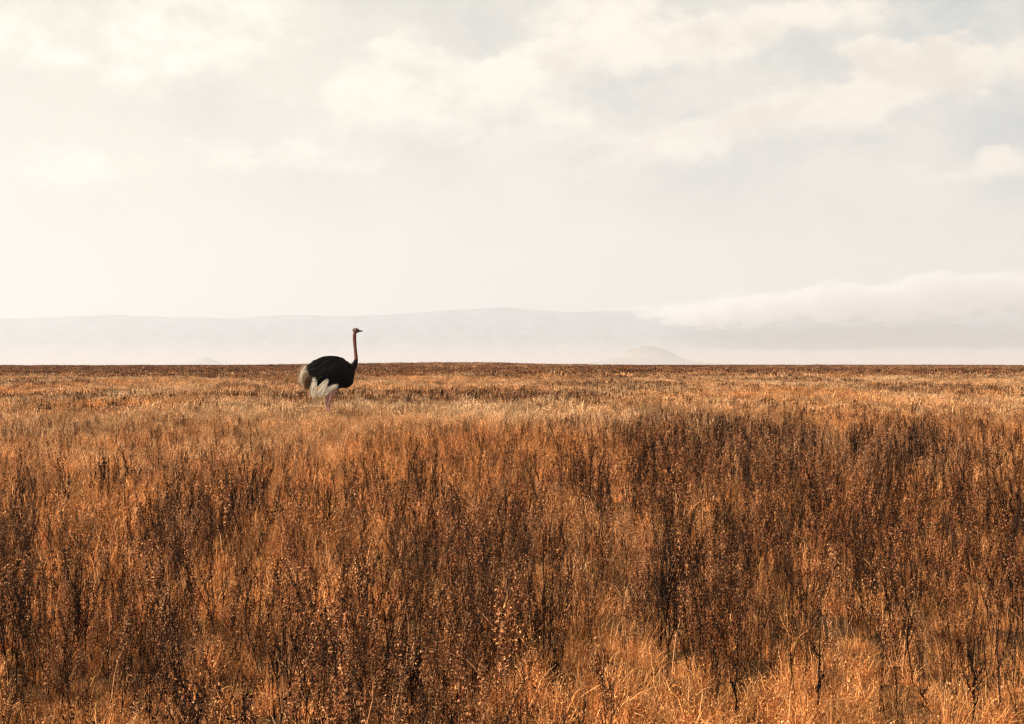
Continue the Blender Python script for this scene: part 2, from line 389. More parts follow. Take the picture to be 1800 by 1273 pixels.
def tubes(P, rad, val):
    """P (N,K,3), rad (N,K): three-sided tubes"""
    N, K, _ = P.shape; v = []
    for j in range(3):
        a = 2 * pi * j / 3
        v.append(P + np.stack([np.cos(a) * rad, np.sin(a) * rad, 0 * rad], -1))
    v = np.stack(v, 2).reshape(-1, 3)
    base = (np.arange(N) * K * 3)[:, None, None] + (np.arange(K - 1) * 3)[None, :, None] + np.zeros((1, 1, 3), int)
    j = np.arange(3)[None, None, :]; j2 = (j + 1) % 3
    f = np.stack([base + j, base + j2, base + 3 + j2, base + 3 + j], -1).reshape(-1, 4)
    return v, f, np.repeat(val, K * 3)

def weed(r, nst, rad, hmin, hmax, bit, nbit, stemr, nbr=9, K=6, spread=0.11):
    """an upright dry herb: stems, rising side twigs, flakes of leaf and seed on them"""
    ang = r.random(nst) * 2 * pi; rr = rad * np.sqrt(r.random(nst))
    H = hmin + (hmax - hmin) * r.random(nst)
    s = np.linspace(0, 1, K)
    lean = r.normal(0, spread, (nst, 2)); bow = r.normal(0, 0.05, (nst, 2))
    P = np.zeros((nst, K, 3))
    for c in range(2):
        P[:, :, c] = (rr * (np.cos(ang) if c == 0 else np.sin(ang)))[:, None] + H[:, None] * (lean[:, c][:, None] * s + bow[:, c][:, None] * np.sin(s * pi)) + r.normal(0, 0.004, (nst, K))
    P[:, :, 2] = H[:, None] * s * 0.97 - 0.01
    parts_s = [tubes(P, stemr * (1 - 0.65 * s)[None, :] * np.ones((nst, 1)), r.random(nst))]
    # twigs
    nb = nst * nbr; si = np.repeat(np.arange(nst), nbr); tt = 0.22 + 0.72 * r.random(nb)
    k0 = np.minimum((tt * (K - 1)).astype(int), K - 2); fr = tt * (K - 1) - k0
    st = P[si, k0] * (1 - fr)[:, None] + P[si, k0 + 1] * fr[:, None]
    a = r.random(nb) * 2 * pi; L = H[si] * (0.07 + 0.17 * r.random(nb)) * (1.15 - tt * 0.6)
    up = 0.7 + 0.5 * r.random(nb)
    dr = np.stack([np.cos(a) * (1 - up * 0.55), np.sin(a) * (1 - up * 0.55), up], -1); dr /= np.linalg.norm(dr, axis=1)[:, None]
    B = np.stack([st, st + dr * L[:, None] * 0.5 + np.array([0, 0, -0.003]), st + dr * L[:, None] + np.array([0, 0, 0.012])], 1)
    parts_s.append(tubes(B, stemr * 0.45 * np.array([1, .8, .5])[None, :] * np.ones((nb, 1)), r.random(nb)))
    # flakes
    n1 = int(nbit * 0.72); q = r.integers(0, nb, n1); t_ = r.random(n1)
    C1 = B[q, 0] * (1 - t_)[:, None] + B[q, 2] * t_[:, None] + r.normal(0, 0.006, (n1, 3))
    n2_ = nbit - n1; q = r.integers(0, nst, n2_); t_ = 0.15 + 0.85 * r.random(n2_) ** 0.7
    k0 = np.minimum((t_ * (K - 1)).astype(int), K - 2); fr = t_ * (K - 1) - k0
    C2 = P[q, k0] * (1 - fr)[:, None] + P[q, k0 + 1] * fr[:, None] + r.normal(0, 0.007, (n2_, 3))
    fl = bits(r, np.concatenate([C1, C2]), bit, 0.1, 1.0)
    return join(parts_s), fl

def two_mat_mesh(name, a, b, ma, mb):
    v, f, s = join([a, b])
    me = mesh_np(name, v, f, {'shade': s}, ma); me.materials.append(mb)
    mi = np.zeros(len(f), np.int32); mi[len(a[1]):] = 1
    me.polygons.foreach_set('material_index', mi)
    return me

def proto_collection(name, meshes):
    c = bpy.data.collections.new(name)            # holds the kinds of clump; never linked to the scene
    for i, me in enumerate(meshes):
        ob = bpy.data.objects.new('%s kind %02d' % (name, i), me); c.objects.link(ob)
    return c

def scatter(name, P, idx_, rot, scl, tint, tone, coll):
    me = bpy.data.meshes.new(name); me.vertices.add(len(P)); me.vertices.foreach_set('co', P.astype(np.float32).ravel())
    def at(n, typ, arr, key='value'):
        a = me.attributes.new(n, typ, 'POINT'); a.data.foreach_set(key, arr)
    at('kind_idx', 'INT', idx_.astype(np.int32)); at('rot', 'FLOAT_VECTOR', rot.astype(np.float32).ravel(), 'vector')
    at('scl', 'FLOAT_VECTOR', scl.astype(np.float32).ravel(), 'vector'); at('tint', 'FLOAT', tint.astype(np.float32)); at('tone', 'FLOAT', tone.astype(np.float32))
    ob = add_obj(name, me); tag(ob, kind='stuff')
    gt = bpy.data.node_groups.new(name + ' scatter', 'GeometryNodeTree')
    gt.interface.new_socket('Geometry', in_out='INPUT', socket_type='NodeSocketGeometry')
    gt.interface.new_socket('Geometry', in_out='OUTPUT', socket_type='NodeSocketGeometry')
    N = gt.nodes; Lk = gt.links
    gi = N.new('NodeGroupInput'); go = N.new('NodeGroupOutput')
    ci = N.new('GeometryNodeCollectionInfo'); ci.inputs[0].default_value = coll; ci.inputs[1].default_value = True; ci.inputs[2].default_value = True
    mp = N.new('GeometryNodeMeshToPoints'); ip = N.new('GeometryNodeInstanceOnPoints')
    Lk.new(gi.outputs[0], mp.inputs[0]); Lk.new(mp.outputs[0], ip.inputs['Points']); Lk.new(ci.outputs[0], ip.inputs['Instance'])
    ip.inputs['Pick Instance'].default_value = True
    def na(n, typ):
        x = N.new('GeometryNodeInputNamedAttribute'); x.data_type = typ; x.inputs[0].default_value = n; return x.outputs[0]
    Lk.new(na('kind_idx', 'INT'), ip.inputs['Instance Index'])
    Lk.new(na('rot', 'FLOAT_VECTOR'), ip.inputs['Rotation']); Lk.new(na('scl', 'FLOAT_VECTOR'), ip.inputs['Scale'])
    Lk.new(ip.outputs[0], go.inputs[0])
    md = ob.modifiers.new('scatter', 'NODES'); md.node_group = gt
    return ob

r = np.random.default_rng(21)
# kinds of clump for four ranges: near, middle, far, farthest
GR = []; WE = []
NK = 6
for lod, (n, rad, h0, h1, wd, K) in enumerate([(46, 0.055, 0.10, 0.40, 0.0045, 7), (40, 0.08, 0.10, 0.40, 0.009, 5), (55, 0.30, 0.12, 0.40, 0.022, 4), (50, 1.0, 0.15, 0.42, 0.06, 3)]):
    for k in range(NK):
        a = blades(r, n, rad, h0, h1, wd, K, lean=0.55, curl=0.5 + 0.9 * r.random())
        hh = blades(r, n // 3, rad * 1.8, 0.05, h0 + 0.05, wd * 1.3, 4, lean=1.1, curl=1.5, vlo=0.0, vhi=0.7)
        nb_ = [140, 110, 130, 110][lod]
        ra_ = rad * 1.2 * np.sqrt(r.random(nb_)); an_ = r.random(nb_) * 2 * pi
        C = np.stack([ra_ * np.cos(an_), ra_ * np.sin(an_), 0.02 + (h1 * 0.75) * r.random(nb_) ** 1.2], -1)
        fl = bits(r, C, [0.010, 0.015, 0.027, 0.08][lod], 0.15, 1.0)
        v, f, s = join([a, hh, fl])
        GR.append(mesh_np('grass clump', v, f, {'shade': s}, M_grass))
for lod, (n, rad, bit, nb, sr) in enumerate([(2, 0.025, 0.011, 330, 0.0022), (2, 0.035, 0.015, 300, 0.0032), (4, 0.16, 0.031, 330, 0.007), (9, 0.8, 0.10, 240, 0.016)]):
    for k in range(NK):
        st, fl = weed(r, n, rad, 0.40, 0.66, bit, nb, sr)
        cb = blades(r, [6, 5, 7, 8][lod], rad * 1.8, 0.20, 0.60, [0.0045, 0.007, 0.016, 0.045][lod], 7, lean=0.35, curl=1.3, vlo=0.3, vhi=1.0)
        fl = join([fl, cb])
        if k >= NK - 2:      # bare blackened stalks with hardly a leaf
            st, fl = weed(r, n + [1, 1, 1, 0][lod], rad * 1.6, 0.45, 0.70, bit * 0.9, nb // 2, sr * 1.5, nbr=6)
            WE.append(two_mat_mesh('stalk clump', st, fl, M_stem, M_stem))
        else:
            WE.append(two_mat_mesh('weed clump', st, fl, M_stem, M_weed))
for k in range(NK):
    a = blades(r, 70, 0.11, 0.05, 0.20, 0.0042, 7, lean=1.1, curl=1.6)
    b2 = blades(r, 16, 0.09, 0.12, 0.30, 0.0038, 7, lean=0.5, curl=1.3, vlo=0.4)
    ra_ = 0.12 * np.sqrt(r.random(170)); an_ = r.random(170) * 2 * pi
    fl = bits(r, np.stack([ra_ * np.cos(an_), ra_ * np.sin(an_), 0.13 * r.random(170)], -1), 0.011, 0.0, 1.0)
    v, f, s = join([a, b2, fl]); GR.append(mesh_np('mat clump', v, f, {'shade': s}, M_grass))
gr_coll = proto_collection('grass clumps', GR); we_coll = proto_collection('weed clumps', WE)

def sample_area(r, y0, y1, dens, margin=3.0, slope=0.46):
    A = 2 * (0.5 * slope * (y1 ** 2 - y0 ** 2) + margin * (y1 - y0)); n = int(A * dens)
    y = np.sqrt(y0 ** 2 + (y1 ** 2 - y0 ** 2) * r.random(int(n * 1.0)))
    # density of (slope*y+margin) approximated by mixing in a uniform share
    m_ = r.random(n) < margin * (y1 - y0) * 2 / A
    y[m_] = y0 + (y1 - y0) * r.random(m_.sum())
    x = (2 * r.random(n) - 1) * (slope * y + margin)
    return x, y

def photo_x(x, y): return 900 + x / np.maximum(y, 1) * F

def weedness(x, y):
    """how weedy the ground is (0 straw, 1 dense tall dark herbs)"""
    w_ = sst(y, 4.5, 6) * 0.95
    edge = 6.15 + 0.5 * (fbm(x * 0.9 + 3, y * 0 + 2, 3) - 0.5) * 2
    near_right = sst(x, -0.6, 0.5)
    w_ = np.where(near_right > 0.5, 0.20 + 0.78 * sst(y, edge - 0.25, edge + 0.2), 0.80 + 0.15 * sst(y, 4.5, 8))
    n1 = fbm(x * 0.55 + 11, y * 0.16 + 4, 4)
    w_ = w_ * (0.84 + 0.16 * sst(n1, 0.36, 0.60))
    fine = fbm(x * 2.0 + 5, y * 0.6 + 1, 4)
    w_ = w_ * (0.28 + 0.76 * sst(fine, 0.40, 0.58))
    w_ = w_ * (1 - 0.38 * sst(y, 9, 20) * sst(photo_x(x, y), 1250, 900))
    w_ = w_ * (1 - 0.30 * sst(y, 9, 18) * (1 - sst(y, 30, 45)))
    px_ = photo_x(x, y)
    mid = sst(y + 20 * (fbm(x * 0.16, y * 0.10, 4) - 0.5) * 2, 12, 52)
    n2 = fbm(x * 0.15 + 31, y * 0.085 + 8, 5)
    w_ = w_ * (1 - mid) + mid * (0.17 + sst(n2, 0.38, 0.66) * 0.52)
    w_ = w_ + 0.75 * sst(fbm(x * 0.5 + 2, y * 0.25 + 70, 4), 0.36, 0.62) * np.exp(-((px_ - 1500) / 330) ** 2 - ((y - 20) / 8.5) ** 2) + 0.22 * np.exp(-((px_ - 1180) / 160) ** 2 - ((y - 20) / 5) ** 2)
    w_ = w_ + 0.3 * np.exp(-((px_ - 900) / 260) ** 2 - ((y - 48) / 9) ** 2) - 0.45 * np.exp(-((px_ - 870) / 200) ** 2 - ((y - 31) / 4.5) ** 2)
    w_ = w_ - 0.3 * np.exp(-((px_ - 1500) / 400) ** 2 - ((y - 42) / 10) ** 2)
    n3 = fbm(x * 0.03 + 13, y * 0.012 + 1, 4)
    farb = sst(y, 90, 135)
    w_ = w_ * (1 - farb) + farb * (0.72 + 0.4 * sst(n3, 0.3, 0.6))
    return np.clip(w_, 0, 1)

OX, OY = (579 - 900) / F * 33.5, 33.5    # where the ostrich stands
rngs = [(2.2, 11.5, 80, 62), (9.5, 40, 36, 22), (26, 108, 5.5, 7.0), (95, 345, 1.1, 1.3)]
GP, GI, GRt, GS, GT, GL, WL = [], [], [], [], [], [], []
WP, WI, WRt, WS, WT = [], [], [], [], []
for lod, (y0, y1, dg, dw) in enumerate(rngs):
    for which in (0, 1):
        x, y = sample_area(r, y0, y1, dg if which == 0 else dw)
        # ranges fade into each other
        keep = np.ones(len(x), bool)
        if lod > 0: keep &= r.random(len(x)) < np.clip((y - y0) / (rngs[lod - 1][1] - y0), 0, 1)
        if lod < 3: keep &= r.random(len(x)) < np.clip((y1 - y) / (y1 - rngs[lod + 1][0]), 0, 1)
        w_ = weedness(x, y)
        if which == 0: keep &= r.random(len(x)) < 1 - (0.85 - 0.35 * sst(y, 20, 35) - 0.45 * (y < 8.5)) * w_
        else: keep &= r.random(len(x)) < w_
        x, y, w_ = x[keep], y[keep], w_[keep]; n = len(x)
        z = ground_z(x, y)
        P = np.stack([x, y, z], -1)
        rot = np.stack([r.normal(0, 0.09, n), r.normal(0, 0.09, n), r.random(n) * 2 * pi], -1)
        hv = fbm(x * 0.35 + 50, y * 0.2 + 9, 3)
        if which == 0:
            s = (0.62 + 0.5 * hv) * (0.8 + 0.4 * r.random(n))
            s = np.where(y < 8, s * 0.85, s)
            s = s * (1 - 0.35 * w_ * (y < 25))
            matted = (y < 10) & (r.random(n) < 0.8)
            GP.append(P); GI.append(np.where(matted, 4, lod) * NK + r.integers(0, NK, n)); GRt.append(rot); GS.append(np.stack([s, s, s * (0.8 + 0.4 * r.random(n))], -1))
            GL.append(np.clip(np.exp(r.normal(0.02, 0.52, n)), 0.12, 1.9))
            tn = fbm(x * 0.25 + 3, y * 0.1 + 80, 4)
            GT.append(np.clip(1.18 - sst(y, 5, 36) * 0.75 + (tn - 0.5) * 1.6 + r.normal(0, 0.15, n), 0, 1))
        else:
            s = (0.72 + 0.45 * hv) * (0.7 + 0.5 * r.random(n)) * (0.72 + 0.33 * w_)
            s = np.where((y > 12) & (y < 26) & (photo_x(x, y) > 1150), s * 1.05, s)
            near_o = np.exp(-((photo_x(x, y) - 572) / 70) ** 2) * (y > 19) * (y < 34)
            s = s * (1 - 0.35 * near_o)
            s = s * (1 - 0.25 * sst(y, 11, 30))
            dark = r.random(n) < np.where((w_ < 0.42) & (y < 9), 0.62, 0.33 - 0.15 * (y > 26))
            WP.append(P); WI.append(lod * NK + np.where(dark, r.integers(NK - 2, NK, n), r.integers(0, NK - 2, n))); WRt.append(rot); WS.append(np.stack([s, s, s], -1))
            WL.append(np.clip(np.exp(r.normal(-0.12, 0.88, n) + 0.05 * (y > 110)), 0.05, 1.7))
            WT.append(np.clip(0.35 + (fbm(x * 0.2 + 7, y * 0.1 + 8, 3) - 0.5) * 2 + r.normal(0, 0.2, n), 0, 1))
cat = np.concatenate
scatter('dry_grass', cat(GP), cat(GI), cat(GRt), cat(GS), cat(GT), cat(GL), gr_coll)
scatter('weed_cover', cat(WP), cat(WI), cat(WRt), cat(WS), cat(WT), cat(WL), we_coll)
print('grass clumps', sum(map(len, GP)), 'weed clumps', sum(map(len, WP)))

# ------------------------------------------------------------------ the ostrich
U = 0.002170                                    # metres per unit of the measured side view
def sv_(zx, zy): return (zx - 530) * U, (1240 - zy) * U
OZ = float(ground_z(OX, OY)) - 0.035

def simple_mat(name, c, rough=0.7, spec=0.3, nscale=60, amt=0.25, transl=0.0):
    m, t, o = new_mat(name)
    tcn = t.node('ShaderNodeTexCoord'); n = t.noise(tcn.outputs['Object'], nscale, 4, 0.6)
    lo_ = tuple(v * (1 - amt) for v in c[:3]) + (1,); hi2 = tuple(min(1, v * (1 + amt)) for v in c[:3]) + (1,)
    colr_ = t.mix(n.outputs['Fac'], lo_, hi2)
    p = t.node('ShaderNodeBsdfPrincipled'); t.l.new(colr_, p.inputs['Base Color']); p.inputs['Roughness'].default_value = rough; p.inputs['Specular IOR Level'].default_value = spec
    b = t.node('ShaderNodeBump'); b.inputs['Strength'].default_value = 0.4; b.inputs['Distance'].default_value = 0.004
    t.l.new(n.outputs['Fac'], b.inputs['Height']); t.l.new(b.outputs[0], p.inputs['Normal'])
    if transl:
        tr = t.node('ShaderNodeBsdfTranslucent'); t.l.new(colr_, tr.inputs[0]); mx = t.node('ShaderNodeMixShader'); mx.inputs[0].default_value = transl
        t.l.new(p.outputs[0], mx.inputs[1]); t.l.new(tr.outputs[0], mx.inputs[2]); t.l.new(mx.outputs[0], o.inputs[0])
    else: t.l.new(p.outputs[0], o.inputs[0])
    return m
M_black = simple_mat('black_feather', (0.008, 0.006, 0.0055), 0.75, 0.10)
M_neck = simple_mat('neck_skin', (0.17, 0.060, 0.042), 0.8, 0.2)
M_head = simple_mat('head_down', (0.16, 0.10, 0.07), 0.85, 0.2)
M_leg = simple_mat('leg_skin', (0.45, 0.25, 0.21), 0.7, 0.3)
M_white = simple_mat('white_feather', (0.82, 0.74, 0.59), 0.8, 0.0, 30, 0.12, 0.25)
M_tan = simple_mat('tail_feather', (0.58, 0.40, 0.25), 0.8, 0.1, 60, 0.35, 0.2)
M_tail_shade = simple_mat('tail_shade', (0.20, 0.12, 0.075), 0.8, 0.1, 60, 0.4, 0.15)  # darker tail brown, with the shade of the lower side put into the colour
M_beak = simple_mat('beak_horn', (0.24, 0.11, 0.07), 0.5, 0.4)
M_eye = simple_mat('eye_ball', (0.008, 0.006, 0.005), 0.45, 0.2)

def loft(C, R1, R2, up=(0, 1, 0), n=20):
    """closed tube through C; R1 radius in the plane of the side view, R2 across it"""
    C = np.array(C, float); K = len(C); T = np.gradient(C, axis=0); T /= np.linalg.norm(T, axis=1)[:, None]
    A = np.repeat(np.array([up], float), K, 0); B = np.cross(T, A); B /= np.linalg.norm(B, axis=1)[:, None]; A = np.cross(B, T)
    th = np.linspace(0, 2 * pi, n, endpoint=False)
    v = C[:, None] + B[:, None] * np.cos(th)[None, :, None] * np.array(R1)[:, None, None] + A[:, None] * np.sin(th)[None, :, None] * np.array(R2)[:, None, None]
    v = v.reshape(-1, 3); f = []
    for k in range(K - 1):
        for j in range(n):
            j2 = (j + 1) % n; f.append((k * n + j, k * n + j2, (k + 1) * n + j2, (k + 1) * n + j))
    v = np.concatenate([v, C[:1], C[-1:]]); a, b = K * n, K * n + 1
    for j in range(n):
        j2 = (j + 1) % n; f.append((a, j2, j)); f.append((b, (K - 1) * n + j, (K - 1) * n + j2))
    return v, f

def py_mesh(name, parts, mats):
    V = []; Fs = []; off = 0
    for v, f in parts:
        V += [tuple(q) for q in v]; Fs += [tuple(i + off for i in q) for q in f]; off += len(v)
    me = bpy.data.meshes.new(name); me.from_pydata(V, [], Fs)
    for m_ in mats: me.materials.append(m_)
    me.polygons.foreach_set('use_smooth', [True] * len(me.polygons)); me.update()
    return me

def smooth_path(pts, per=6):
    """Catmull-Rom through rows of (zx, zy, y, r1, r2)"""
    P = np.array(pts, float); P = np.vstack([2 * P[0] - P[1], P, 2 * P[-1] - P[-2]]); out_ = []
    for i in range(1, len(P) - 2):
        for k in range(per):
            q = k / per; p0, p1, p2, p3 = P[i - 1], P[i], P[i + 1], P[i + 2]
            out_.append(0.5 * (2 * p1 + (p2 - p0) * q + (2 * p0 - 5 * p1 + 4 * p2 - p3) * q * q + (3 * p1 - p0 - 3 * p2 + p3) * q ** 3))
    out_.append(P[-2]); return np.array(out_)
def limb(pts, up=(0, 1, 0), n=18):
    S = smooth_path(pts); x, z = sv_(S[:, 0], S[:, 1])
    return loft(np.stack([x, S[:, 2], z], -1), np.maximum(S[:, 3] * U, 0.002), np.maximum(S[:, 4] * U, 0.002), up, n)

TORSO = [(232, 612, 628, 10), (262, 585, 655, 30), (305, 548, 702, 58), (350, 515, 758, 84), (400, 488, 812, 104), (460, 468, 846, 118), (520, 459, 862, 126), (580, 460, 860, 126),
         (635, 466, 846, 122), (665, 492, 836, 112), (700, 514, 834, 104), (750, 546, 832, 92), (790, 566, 812, 74), (818, 596, 780, 52), (832, 645, 735, 22)]
tz = smooth_path([(a, b, c, d) for a, b, c, d in TORSO], 3)
tx, _ = sv_(tz[:, 0], tz[:, 0]); zt = (1240 - tz[:, 1]) * U; zb = (1240 - tz[:, 2]) * U
torso = loft(np.stack([tx, 0 * tx, (zt + zb) / 2], -1), np.maximum((zt - zb) / 2, 0.004), tz[:, 3] * U, (0, 1, 0), 28)
neck = limb([(760, 640, 0, 62, 58), (800, 600, 0, 50, 44), (832, 560, 0, 36, 32), (850, 515, 0, 25, 24), (852, 480, 0, 22, 21), (847, 420, 0, 20, 19), (841, 360, 0, 19.5, 19), (836, 300, 0, 21, 19), (833, 240, 0, 22, 20), (835, 195, 0, 22, 21), (842, 160, 0, 20, 19)])
head = limb([(810, 158, 0, 6, 5), (818, 153, 0, 22, 20), (832, 151, 0, 31, 27), (850, 151, 0, 33, 29), (868, 153, 0, 29, 26), (884, 156, 0, 20, 19), (900, 158, 0, 11, 13), (908, 159, 0, 7, 9)])
leg_n = limb([(585, 790, -.13, 60, 46), (594, 850, -.14, 48, 36), (580, 905, -.135, 36, 28), (552, 980, -.12, 23, 20), (529, 1042, -.11, 20, 17), (531, 1075, -.11, 14, 12), (534, 1130, -.11, 12, 10), (533, 1200, -.11, 12, 11), (536, 1222, -.11, 13, 13)])
leg_f = limb([(545, 800, .12, 58, 44), (538, 860, .13, 42, 34), (520, 920, .12, 27, 23), (503, 985, .11, 20, 18), (494, 1046, .10, 18, 16), (500, 1080, .10, 13, 12), (507, 1135, .10, 11, 10), (509, 1200, .10, 11, 11), (512, 1222, .10, 13, 13)])
toes = []
for bx, y0_ in ((536, -.11), (512, .10)):
    toes.append(limb([(bx - 8, 1224, y0_, 12, 13), (bx + 25, 1228, y0_ - .005, 11, 14), (bx + 60, 1233, y0_ - .01, 8, 11), (bx + 84, 1237, y0_ - .01, 3, 4)]))
    toes.append(limb([(bx - 4, 1226, y0_ + .01, 9, 9), (bx + 20, 1230, y0_ + .045, 8, 8), (bx + 42, 1236, y0_ + .07, 3, 4)]))
raw = py_mesh('body', [torso, neck, head, leg_n, leg_f] + toes, [M_black, M_neck, M_head, M_leg])
tmp = bpy.data.objects.new('body', raw); COL.objects.link(tmp)
rm = tmp.modifiers.new('r', 'REMESH'); rm.mode = 'VOXEL'; rm.voxel_size = 0.0085
smm = tmp.modifiers.new('s', 'SMOOTH'); smm.iterations = 3; smm.factor = 0.5
dg = bpy.context.evaluated_depsgraph_get()
body_me = bpy.data.meshes.new_from_object(tmp.evaluated_get(dg))
bpy.data.objects.remove(tmp)
while len(body_me.materials): body_me.materials.pop()
for m_ in (M_black, M_neck, M_head, M_leg): body_me.materials.append(m_)
nf_ = len(body_me.polygons); cc = np.zeros(nf_ * 3, np.float32); body_me.polygons.foreach_get('center', cc); cc = cc.reshape(-1, 3)
zx_ = cc[:, 0] / U + 530; zy_ = 1240 - cc[:, 2] / U
mi = np.zeros(nf_, np.int32); mi[zy_ < 500] = 1; mi[(zy_ < 500) & (zx_ < 780)] = 0; mi[(zy_ < 192)] = 2; mi[(zy_ > 862)] = 3
body_me.polygons.foreach_set('material_index', mi); body_me.polygons.foreach_set('use_smooth', np.ones(nf_, bool)); body_me.name = 'body'

ost = bpy.data.objects.new('ostrich', None); COL.objects.link(ost); ost.location = (OX, OY, OZ)
tag(ost, 'black and white ostrich with bare reddish neck standing in the dry grass, facing right', 'ostrich')
body = add_obj('body', body_me, ost)
ro = np.random.default_rng(5)
def plume(name, mat, strands, width, n_seg=7, parent=ost, label=None):
    """strands: (N,K,3) curves; each becomes a narrow soft vane with small side barbs"""
    P = strands; N, K, _ = P.shape
    s_ = np.linspace(0, 1, K); Wd = width * (0.7 + 0.6 * ro.random(N))[:, None] * (0.35 + 1.0 * np.sin(np.clip(s_ * 1.08, 0, 1) * pi) ** 0.6)[None, :]
    T = P[:, -1] - P[:, 0]; T /= np.linalg.norm(T, axis=1)[:, None] + 1e-9
    sd_ = np.cross(T, ro.normal(0, 0.35, (N, 3)) + np.array([0, -1.0, 0])); sd_ /= np.linalg.norm(sd_, axis=1)[:, None]
    v, f, s2 = ribbons(P, Wd, sd_, ro.random(N))
    me = mesh_np(name, v, f, {'shade': s2}, mat); return add_obj(name, me, parent)
def strand_set(n, a, b, c, ja, jc, K=8):
    """n curves from a through b to c (zx, zy, y) with jitter at the root ja and the tip jc"""
    a, b, c = (np.array([*sv_(q[0], q[1]), q[2]])[[0, 2, 1]] for q in (a, b, c))
    u_ = ro.normal(0, 1, (n, 3)); A = a + u_ * np.array(ja) * U; Cc = c + (u_ * 0.5 + ro.normal(0, 1, (n, 3)) * 0.7) * np.array(jc) * U
    Bc = b + (A - a) * 0.5 + (Cc - c) * 0.5; s_ = np.linspace(0, 1, K)[None, :, None]
    le = (0.55 + 0.5 * ro.random(n))[:, None, None]; s_ = s_ * le
    P = A[:, None] * (1 - s_) ** 2 + 2 * Bc[:, None] * s_ * (1 - s_) + Cc[:, None] * s_ ** 2
    return P + ro.normal(0, 0.0025, P.shape) * s_
# black plumage lying over the torso
K_ = 6; n_p = 3600
tcx = ro.uniform(250, 826, n_p); ph = ro.uniform(0, 2 * pi, n_p)
def torso_pt(tc_, ph_, lift):
    top_ = np.interp(tc_, tz[:, 0], tz[:, 1]); bot_ = np.interp(tc_, tz[:, 0], tz[:, 2]); hw = np.interp(tc_, tz[:, 0], tz[:, 3])
    c_ = (top_ + bot_) / 2; h_ = (bot_ - top_) / 2
    return np.stack([(tc_ - 530) * U, np.cos(ph_) * (hw * U + lift), (1240 - c_) * U + np.sin(ph_) * (h_ * U + lift)], -1)
Ls = ro.uniform(40, 120, n_p) ** 1.0; lif = ro.exponential(0.018, n_p); st_ = []
for k in range(K_):
    q = k / (K_ - 1)
    tt_ = np.clip(tcx - Ls * q, 215, 840); drop = np.where(np.cos(ph) >= 0, -1, 1) * 0.35 * q * (np.sin(ph) > -0.6)
    st_.append(torso_pt(tt_, ph + drop, 0.003 + lif * q ** 1.5))
st_ = np.stack(st_, 1) + ro.normal(0, 0.003, (n_p, K_, 3))
T_ = st_[:, -1] - st_[:, 0]; nrm = np.stack([0 * ph, np.cos(ph), np.sin(ph)], -1); sd_ = np.cross(T_, nrm + ro.normal(0, 0.3, nrm.shape)); sd_ /= np.linalg.norm(sd_, axis=1)[:, None]
Wp = (0.015 * (0.7 + 0.6 * ro.random(n_p)))[:, None] * np.array([0.5, 1, 1, 0.9, 0.65, 0.15])[None, :]
v, f, s2 = ribbons(st_, Wp, sd_, ro.random(n_p)); add_obj('plumage', mesh_np('plumage', v, f, {'shade': s2}, M_black), ost)
# the folded wings: longer loose feathers standing off the flanks
M_wing = simple_mat('wing_feather', (0.010, 0.007, 0.006), 0.7, 0.06, 25, 0.4)
for sg in (-1, 1):
    nw = 620; tw = ro.uniform(360, 660, nw); el_w = ro.uniform(-0.55, 0.95, nw)
    pw = np.where(sg > 0, np.arcsin(el_w), pi - np.arcsin(el_w)); Lw = ro.uniform(60, 150, nw); lw = 0.018 + ro.exponential(0.014, nw); sw = []
    for k in range(K_):
        q = k / (K_ - 1)
        sw.append(torso_pt(np.clip(tw - Lw * q, 235, 840), pw - sg * 0.42 * q, lw * (0.5 + 0.8 * q)))
    sw = np.stack(sw, 1) + ro.normal(0, 0.004, (nw, K_, 3)); Tw = sw[:, -1] - sw[:, 0]
    nw_ = np.stack([0 * pw, np.cos(pw), np.sin(pw)], -1); sdw = np.cross(Tw, nw_ + ro.normal(0, 0.45, nw_.shape)); sdw /= np.linalg.norm(sdw, axis=1)[:, None]
    v, f, s2 = ribbons(sw, (0.017 * (0.6 + 0.8 * ro.random(nw)))[:, None] * np.array([0.5, 1, 1, 0.8, 0.5, 0.1])[None, :], sdw, ro.random(nw))
    add_obj('wing', mesh_np('wing', v, f, {'shade': s2}, M_wing), ost)
# short black down on the lower neck, with a ragged upper edge
n_n = 420; q = ro.random(n_n); zyn = 492 + q * 120 + ro.normal(0, 6, n_n)
cx_ = np.interp(zyn, [480, 515, 560, 600, 640], [852, 850, 832, 800, 765]); rr_ = np.interp(zyn, [480, 515, 560, 600, 640], [19, 24, 34, 44, 56])
pn = ro.random(n_n) * 2 * pi; lens = ro.uniform(18, 34, n_n); ks = np.linspace(0, 1, 4)
Pn = np.stack([np.stack([(cx_ - 530 + np.cos(pn) * (rr_ + 4 * k) - 5 * k) * U, np.sin(pn) * (rr_ * 0.95 + 4 * k) * U, (1240 - zyn - lens * k) * U], -1) for k in ks], 1)
sdn = np.stack([-np.sin(pn), np.cos(pn), 0 * pn], -1)
v, f, s2 = ribbons(Pn, 0.014 * np.array([0.6, 1, 0.8, 0.15])[None, :] * np.ones((n_n, 1)), sdn, ro.random(n_n))
add_obj('neck_down', mesh_np('neck_down', v, f, {'shade': s2}, M_black), ost)
